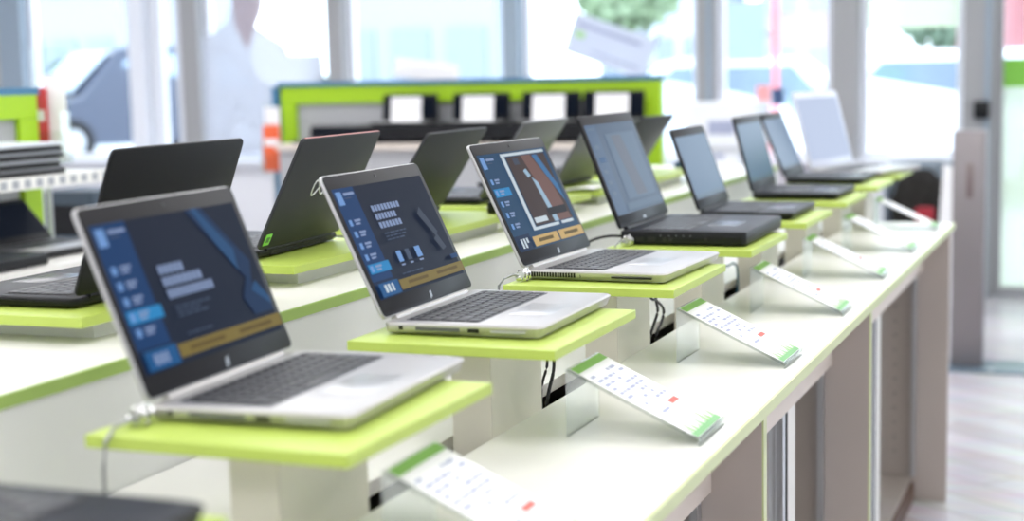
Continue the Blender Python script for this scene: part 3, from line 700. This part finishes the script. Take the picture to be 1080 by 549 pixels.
for q in range(4):
    a = MB(); ins = (.0, .01, .005, -.008)[q]
    a.slab(ins, .235-ins*.4, 0, .335, .001, .0115, .010, .003, BLACK)
    o_t = thing('closed_laptop', 'closed laptop on the left gondola shelf, ' + sl_[q], 'laptop', (-3.11, 3.30 + (.0, .012, -.008, .006)[q], 1.150 + (3-q)*.0235), 0, 'stack of closed laptops')
    a.lathe([(.006, 0), (.006, .002)], BLACKGAP, Matrix.Translation((.03, .03, 0)), 8); a.lathe([(.006, 0), (.006, .002)], BLACKGAP, Matrix.Translation((.2, .3, 0)), 8); a.lathe([(.006, 0), (.006, .002)], BLACKGAP, Matrix.Translation((.2, .03, 0)), 8)
    a.build('base', o_t)
    a = MB(); a.slab(ins, .235-ins*.4, 0, .335, .0125, .0235, .010, .003, [mat('pale_lid', (206, 212, 220), .35), mat('mid_lid', (136, 140, 146), .4), MATS['mid_lid'] if 'mid_lid' in MATS else GREYLID, GREYLID][q]); a.build('lid', o_t)
    a = MB(); a.cyl((ins+.004, .04, .012), (ins+.004, .295, .012), .004, BLACK, None, 10); a.build('hinge', o_t)
laptop('laptop', 'silver laptop open on the lower shelf of the left gondola', (-2.98, 3.36, .93), 0, .34, .24, .16, .75, .022, (BLACK, SILVER, GRAPHITE, BEZEL, KEY, KEYPLATE, PAD), 'off', None, 'none')
laptop('laptop', 'dark laptop at the left frame edge on the lower gondola shelf', (-2.92, 2.94, .93), 0, .34, .26, .14, .8, .030, ST_BLACK, 'off', None, 'none')
leaflet_rack((-3.225, 3.925, 1.165), 'clear leaflet rack on a slim stand at the end of the left gondola', 0,
             [(.006, .075, .004, .235, -.012, REDP, 'red leaflet in the rack on the end of the left gondola'), (.055, .135, .004, .275, .004, PAPER, 'white leaflet beside the red one on the left gondola')])
a = MB(); a.slab(0, .20, 0, .20, 0, 1.05, .02, .01, mat('dark_teal', (40, 58, 74), .4)); a.box(.02, .18, -.001, .0, .9, 1.0, BLACK)
o = a.build('waste_bin', None, 0, (-3.44, 4.22, 0)); tag(o, 'dark teal bin standing behind the large black laptop', 'bin')

# ------------------------------------------------------------------ security pedestal by the door
PED = mat('pedestal_grey', (140, 134, 136), .38, metal=.35)
t = thing('security_pedestal', 'tall grey security pedestal by the door, on a dark base plate', 'security gate', (-.635, 7.30, 0))
a = MB(); a.slab(-.075, .075, -.05, .05, .012, 1.113, .012, .006, PED); a.build('pillar', t)
a = MB(); a.slab(-.12, .30, -.17, .13, 0, .012, .01, .003, mat('base_plate_blue', (112, 128, 142), .3, metal=.5)); a.build('base_plate', t)
a = MB(); a.slab(-.01, .02, -.052, -.0495, .80, .96, .001, .0005, mat('ped_panel', (120, 106, 106), .3)); a.build('inset_panel', t)
for sx in (-.10, .10):
    for sy in (-.14, .10):
        a = MB(); a.lathe([(.012, .012), (.010, .018), (.004, .02)], ALU, Matrix.Translation((sx+.02, sy, 0)), 12); a.build('bolt', t)

# ------------------------------------------------------------------ chair with a dark fur coat
t = thing('chair', 'grey shell chair at the window behind the far end of the counter', 'chair', (-.98, 8.45, 0))
SHELL = mat('grey_shell', (128, 140, 152), .45)
a = MB()
rows_ = []
for k in range(12):
    a_ = PI * (k/11); rows_.append((-.20*cos(a_), .17*sin(a_)))
outer = [[(x, y, z) for x, y in rows_] for z in (.46, .60, .75, .86, .90)]
v = [(x*(1.06 if z < .8 else .96 if z < .88 else .86), y, z) for R_ in outer for x, y, z in R_]
f_ = [(r_*12+i, r_*12+i+1, (r_+1)*12+i+1, (r_+1)*12+i) for r_ in range(4) for i in range(11)]
a.add(v, f_, SHELL); o = a.build('backrest', t); sm = o.modifiers.new('solid', 'SOLIDIFY'); sm.thickness = .022
a = MB(); a.slab(-.20, .20, -.20, .16, .42, .46, .06, .015, SHELL); a.build('seat', t)
for sx in (-.16, .16):
    for sy in (-.16, .12):
        a = MB(); a.tube([(sx*.9, sy*.9, .42), (sx*1.15, sy*1.2, 0)], .012, ALU, None, 10); a.build('leg', t)
rnd = random.Random(3)
a = MB(); a.blob((0, 0, .0), .155, .10, .19, mat('dark_fur', (34, 32, 30), .95, noise=.6, nscale=30), .10, 26, 18, rnd); 
for q in range(420):
    u_, w_ = rnd.uniform(0, 2*PI), rnd.uniform(.35, 2.7)
    p_ = Vector((.155*sin(w_)*cos(u_), .10*sin(w_)*sin(u_), -.19*cos(w_))); nn = p_.normalized()
    a.tube([p_*.95, p_ + nn*.018 + Vector((rnd.uniform(-.01, .01), 0, -.018))], [.006, .001], MATS['dark_fur'], None, 4)
o = a.build('fur_coat', None, 0, (-.985, 8.40, .665)); tag(o, 'dark fur coat bundled on the grey shell chair', 'coat')
a = MB(); a.slab(-.05, .05, -.03, .03, -.06, .05, .02, .015, mat('red_cloth', (150, 34, 48), .8)); o = a.build('red_scarf', None, 0, (-.945, 8.24, .62)); tag(o, 'red scarf beside the dark coat on the grey chair', 'scarf')
t = thing('folding_board', 'white upright board leaning at the right of the grey chair', 'board', (-.865, 8.22, 0))
a = MB(); a.prism([(-.035, 0), (.055, 0), (.075, .88), (.015, .90)], 'y', -.01, .01, PAPER); a.build('panel', t); a = MB(); a.box(-.03, .05, .01, .2, 0, .012, ALU); a.build('foot', t)

# ------------------------------------------------------------------ things at the window
t = thing('hanging_sign', 'white rectangular sign hanging tilted in the window behind the gondola', 'sign', (-3.085, 9.42, 1.592))
RT = Matrix.Rotation(math.radians(20), 4, 'Y')
a = MB(); a.box(-.29, .29, -.004, .004, -.135, .135, film_mat('sign_card', (214, 217, 226), .0), RT); a.build('panel', t)
a = MB(); a.box(-.25, .20, -.0052, -.0042, .06, .085, TXT, RT); a.box(-.25, -.18, -.0052, -.0042, -.02, .03, GREENINK2, RT); a.box(-.10, .24, -.0052, -.0042, -.08, -.07, TXT, RT); a.build('printed_lines', t)
a = MB(); a.tube([(-.2, 0, .20), (-.12, 0, 1.25)], .002, CABLE, None, 6); a.tube([(.25, 0, .03), (.2, 0, 1.25)], .002, CABLE, None, 6); a.build('cord', t)
# window film with a man's figure, printed in flat pale tones
tor = [(-6.20, .36), (-6.15, .362), (-6.02, .451), (-5.965, .62), (-5.72, .62), (-5.786, .403), (-5.566, .276), (-5.524, .201), (-5.256, .194), (-5.242, -.012), (-5.242, -.50), (-6.24, -.50), (-6.24, .34)]
t = thing('window_film', 'pale grey window film of a person with open collar, on the second broad window', 'window film', (0, 9.52, CH))
a = MB(); a.prism(tor, 'y', -.001, .001, film_mat('film_grey', (196, 198, 206), .25)); a.build('shirt_shape', t)
a = MB(); a.prism([(-5.965, .50), (-6.00, .70), (-5.985, .86), (-5.90, .98), (-5.79, .98), (-5.70, .86), (-5.69, .70), (-5.73, .50), (-5.786, .40), (-5.86, .24), (-5.95, .40)], 'y', -.003, -.0015, film_mat('film_skin', (214, 202, 206), .3)); a.build('head_shape', t)
a = MB(); a.slab(-.24, .24, -.02, .02, 0, .125, .02, .02, PAPER, Matrix.Rotation(.12, 4, 'Y')); a.box(-.015, .015, .0, .02, -.95, .03, ALU); a.box(-.2, .2, -.12, .14, -1.395, -1.385, ALU); a.box(-.02, .02, 0, .02, -1.39, -.9, ALU)
o = a.build('white_headboard', None, 0, (-4.33, 9.25, 1.395)); tag(o, 'white rounded panel on a stand rising behind the gondola', 'panel')
# white cartons stacked before the pillar
t = None
CART = mat('white_carton', (240, 242, 248), .6)
a = MB(); a.box(-.30, .30, -.2, .2, 0, .70, mat('side_table_grey', (176, 182, 194), .5)); o = a.build('side_cabinet', None, .004, (-2.08, 8.85, 0)); tag(o, 'grey low cabinet by the window carrying white cartons', 'cabinet')
zz = .70
for q, (w, d, h, lb) in enumerate(((.20, .17, .085, 'lowest of the stack on the grey low cabinet'), (.19, .16, .095, 'second of the stack on the grey low cabinet'), (.17, .15, .09, 'third of the stack on the grey low cabinet'), (.26, .17, .26, 'largest, on top of the stack by the pillar'))):
    t = thing('carton', 'white carton, ' + lb, 'box', (-2.13 + (.0, -.02, -.03, .03)[q], 8.80, zz), (.05, -.04, .03, .0)[q], 'white cartons by the window')
    a = MB(); a.box(-w, w*.6, -d, d, 0, h-.004, CART); a.build('box_body', t, .003)
    a = MB(); a.box(-w-.001, w*.6+.001, -d-.001, d+.001, h-.012, h, PAPER); a.build('box_lid', t, .002)
    a = MB(); a.box(-w*.5, w*.1, -d-.0015, -d-.0003, h*.3, h*.6, TXT); a.build('print_label', t)
    zz += h
t = thing('sign_post', 'narrow pink red sign board standing left of the grey pillar', 'sign', (-2.03, 9.25, 0))
a = MB(); a.box(-.05, .035, -.01, .01, .01, 1.32, mat('pink_board', (246, 168, 168), .5)); a.build('board', t)
a = MB(); a.box(-.10, .10, -.1, .1, 0, .012, ALU); a.build('foot', t)
a = MB(); a.box(.05, .12, -.012, .0, 1.20, 1.30, mat('navy_plate', (54, 76, 118), .4)); a.box(.03, .05, -.006, 0, 1.24, 1.25, ALU); a.build('navy_plate', t)['label'] = 'small navy blue plate'

# ------------------------------------------------------------------ outside
PAVE = mat('pale_paving', (226, 228, 232), .8, noise=.05, nscale=2)
b = MB(); b.box(-40, 25, YW+.2, 60, -.12, -.02, PAVE); o = struct(b.build('pavement'))
b = MB(); b.box(-40, -8.4, 12.2, 22, -.02, .33, mat('asphalt', (178, 184, 192), .8, noise=.08, nscale=3)); struct(b.build('road'))
def car(loc, rz, body, label, h=1.62, L_=4.2):
    t = thing('car', label, 'car', loc, rz)
    pm = mat('paint_%d_%d_%d' % body, body, .25, coat=.5)
    gm = mat('car_glass', (150, 170, 190), .08, metal=.5); tm = mat('tyre', (30, 30, 32), .8)
    prof = [(-L_/2, .35), (-L_/2-.02, .55), (-L_/2+.05, .80), (-L_/2+.95, .95), (-L_/2+1.55, h-.05), (-L_/2+1.9, h), (L_/2-.9, h-.02), (L_/2-.25, 1.05), (L_/2, .95), (L_/2+.02, .45), (L_/2-.05, .30), (-L_/2+.1, .28)]
    a = MB(); 
    rings = []
    for y, s in ((-.86, .93), (-.80, 1), (.80, 1), (.86, .93)):
        rings.append([(x*(.98 + .02*s), y if z < 1.0 else y*.86, .28+(z-.28)*s if z > .9 else z) for x, z in prof])
    a.loops(rings, pm); body_o = a.build('body', t)
    a = MB(); a.add([(-L_/2+.93, -.66, .99), (-L_/2+.93, .66, .99), (-L_/2+1.53, .60, h-.08), (-L_/2+1.53, -.60, h-.08)], [(0, 1, 2, 3)], gm, Matrix.Translation((-.03, 0, .02))); a.build('windscreen', t)
    for s in (-1, 1):
        a = MB(); a.prism([(-L_/2+1.25, 1.0), (L_/2-.5, 1.0), (L_/2-.95, h-.12), (-L_/2+1.75, h-.12)], 'y', s*.755, s*.775, gm); a.build('side_window', t)
        for x in (-L_/2+.8, L_/2-.8):
            a = MB(); a.lathe([(.14, -.10), (.30, -.11), (.33, -.08), (.33, .08), (.30, .11), (.14, .10)], tm, Matrix.Translation((x, s*.76, .33)) @ Matrix.Rotation(PI/2, 4, 'X'), 20); w = a.build('wheel', t)
            a = MB(); a.lathe([(.02, -.115), (.17, -.112), (.17, .112), (.02, .115)], ALU, Matrix.Translation((x, s*.76, .33)) @ Matrix.Rotation(PI/2, 4, 'X'), 14); a.build('rim', w)
        a = MB(); a.blob((-L_/2+.10, s*.62, .70), .09, .14, .10, mat('lamp_clear', (250, 250, 252), .1)); a.build('headlight', t)
        a = MB(); a.box(L_/2-.03, L_/2+.03, s*.6-.12, s*.6+.12, .78, .92, mat('lamp_red', (220, 50, 60), .3)); a.build('tail_light', t)
    a = MB(); a.box(-L_/2-.035, -L_/2-.01, -.26, .26, .42, .53, PAPER); a.build('number_plate', t)
    a = MB(); a.box(-L_/2-.02, -L_/2+.04, -.42, .42, .58, .70, BLACK); a.build('grille', t)
    return t
car((-13.3, 18.4, .33), math.radians(62), (44, 56, 80), 'dark blue grey car parked outside the leftmost window, headlights on the shop')
car((-19.9, 19.0, .33), math.radians(20), (196, 206, 220), 'pale silver car parked further back outside the leftmost window')
car((-2.1, 16.5, -.02), math.radians(15), (236, 240, 246), 'white car parked outside the window beside the door')
car((1.0, 13.6, -.02), math.radians(100), (120, 140, 178), 'blue car parked outside beyond the glass door')
car((-5.0, 19.5, -.02), math.radians(5), (214, 224, 236), 'light blue car parked outside behind the tilted hanging sign')
def tree(loc, h, rad, label, seed, leafc=(96, 150, 84)):
    t = thing('tree', label, 'tree', loc)
    r_ = random.Random(seed); bm_ = mat('bark', (116, 106, 100), .9)
    a = MB(); a.tube([(0, 0, 0), (.04, .02, h*.4), (-.03, .05, h*.75)], [.13, .10, .05], bm_, None, 10)
    for q in range(5):
        an = q*1.26; a.tube([(0, 0, h*(.42+.06*q)), (rad*.6*cos(an), rad*.6*sin(an), h*(.62+.06*q))], [.05, .015], bm_, None, 6)
    a.build('trunk', t)
    lm = mat('leaf_%d_%d_%d' % leafc, leafc, .7, noise=.25, nscale=3)
    a = MB()
    for q in range(900):
        u_, w_, s_ = r_.uniform(0, 2*PI), math.acos(r_.uniform(-1, 1)), rad * r_.uniform(.35, 1)**.5
        c_ = Vector((s_*sin(w_)*cos(u_), s_*sin(w_)*sin(u_), h*.78 + .75*s_*cos(w_)))
        d1 = Vector((r_.uniform(-1, 1), r_.uniform(-1, 1), r_.uniform(-1, 1))).normalized()*.13; d2 = d1.cross(Vector((r_.uniform(-1, 1), r_.uniform(-1, 1), .4))).normalized()*.08
        a.add([c_-d1, c_+d2, c_+d1, c_-d2], [(0, 1, 2, 3)], lm)
    a.build('foliage', t)
tree((-15.2, 19.8, .33), 1.5, .5, 'small rounded street tree behind the parked cars at left', 1, (100, 122, 104))
tree((-4.75, 15.2, -.02), 3.0, .55, 'bright green street tree seen above the tilted sign', 2, (150, 172, 140))
tree((-7.7, 14.2, -.02), 1.55, .3, 'small teal green bush tree outside next to the left grey post', 3, (72, 112, 108))
tree((-2.4, 24.5, -.02), 3.0, .9, 'leafy green tree outside above the cars by the door', 4, (110, 132, 112))
tree((-.3, 23.0, -.02), 3.0, .8, 'second leafy green tree further right beyond the door window', 5, (104, 128, 112))
def building(loc, w, d, h, wallm, glassm, label, nx, nz, rz=0):
    t = thing('building', label, 'building', loc, rz)
    a = MB(); a.box(0, w, 0, d, 0, h, wallm); a.build('wall', t)
    a = MB(); a.box(-.1, w+.1, -.1, d+.1, h, h+.25, wallm); a.build('roof_edge', t)
    sx, sz = w/nx, h/nz
    for i in range(nx):
        for k in range(nz):
            a = MB(); a.box(i*sx+sx*.15, (i+1)*sx-sx*.15, -.05, .03, k*sz+sz*.2, (k+1)*sz-sz*.15, glassm); a.build('window', t)
    return t
BG = mat('blue_facade_glass', (134, 146, 162), .3); BW = mat('pale_facade', (186, 196, 210), .8); BP = mat('rose_facade', (176, 160, 160), .8)
building((-16.9, 31, -.02), 4.1, 1.2, 9, mat('blue_facade', (150, 160, 172), .6), BG, 'pale blue glass office building across the street', 3, 3)
building((-11.4, 34, -.02), 2.6, 4, 8, BW, BG, 'white building across the street behind the tilted sign', 4, 3)
building((-8.0, 36, -.02), 2.0, 4, 7, BP, mat('facade_dark', (150, 156, 172), .4), 'rose beige building across the street beside the grey pillar', 2, 3)
building((-28.0, 30, -.02), 6, 6, 9, MATS['blue_facade'], BG, 'white apartment building across the street at far left', 6, 3)
t = thing('flag', 'pink red flag on a pole outside the glass door', 'flag', (-.54, 11.0, -.02))
a = MB(); a.cyl((0, 0, 0), (0, 0, 3.6), .025, ALU); a.build('pole', t)
a = MB()
v = []
for k in range(9): v += [(-.52*k/8, .05*sin(k*1.1), 1.55), (-.52*k/8, .05*sin(k*1.1+.4), 3.4)]
a.add(v, [(2*k, 2*k+2, 2*k+3, 2*k+1) for k in range(8)], mat('flag_pink', (246, 176, 184), .7)); o = a.build('cloth', t); sm = o.modifiers.new('solid', 'SOLIDIFY'); sm.thickness = .004
t = thing('street_pole', 'thin pink red pole outside, left of the grey pillar', 'pole', (-2.63, 12.4, -.02))
a = MB(); a.cyl((0, 0, 0), (0, 0, 4.6), .028, mat('pole_pink', (240, 130, 136), .5)); a.build('shaft', t)
a = MB(); a.box(-.42, -.08, -.03, .03, 1.52, 2.0, mat('plate_blue', (150, 168, 200), .5)); a.box(-.09, 0, -.01, .01, 1.7, 1.75, ALU); a.build('blue_plate', t)
t = thing('lamp_post', 'dark slim lamp post outside the leftmost window', 'lamp post', (-9.2, 13.2, .33))
a = MB(); a.tube([(0, 0, 0), (0, 0, 4.5)], [.08, .05], mat('post_grey', (110, 126, 146), .5), None, 12); a.build('shaft', t); a = MB(); a.blob((0, 0, 4.55), .15, .15, .12, PAPER); a.build('lamp_head', t)

# ------------------------------------------------------------------ world, sun and view
w = bpy.data.worlds.new('sky'); S.world = w; w.use_nodes = True
bgn = w.node_tree.nodes['Background']; bgn.inputs['Color'].default_value = (0.80, 0.90, 1.0, 1); bgn.inputs['Strength'].default_value = 4.5
sun = bpy.data.lights.new('sun', 'SUN'); sun.energy = 2.5; sun.angle = math.radians(8); sun.color = (1, .98, .95)
so = bpy.data.objects.new('sun', sun); COL.objects.link(so); so.rotation_euler = (math.radians(35), 0, math.radians(150)); so.location = (0, 20, 12)
S.view_settings.view_transform = 'Standard'
S.view_settings.look = 'None'; S.view_settings.gamma = 1; S.view_settings.use_curve_mapping = False
S.view_settings.exposure = 0.0
S.cycles.use_denoising = True
S.cycles.max_bounces = 8; S.cycles.transparent_max_bounces = 16
S.cycles.sample_clamp_indirect = 6
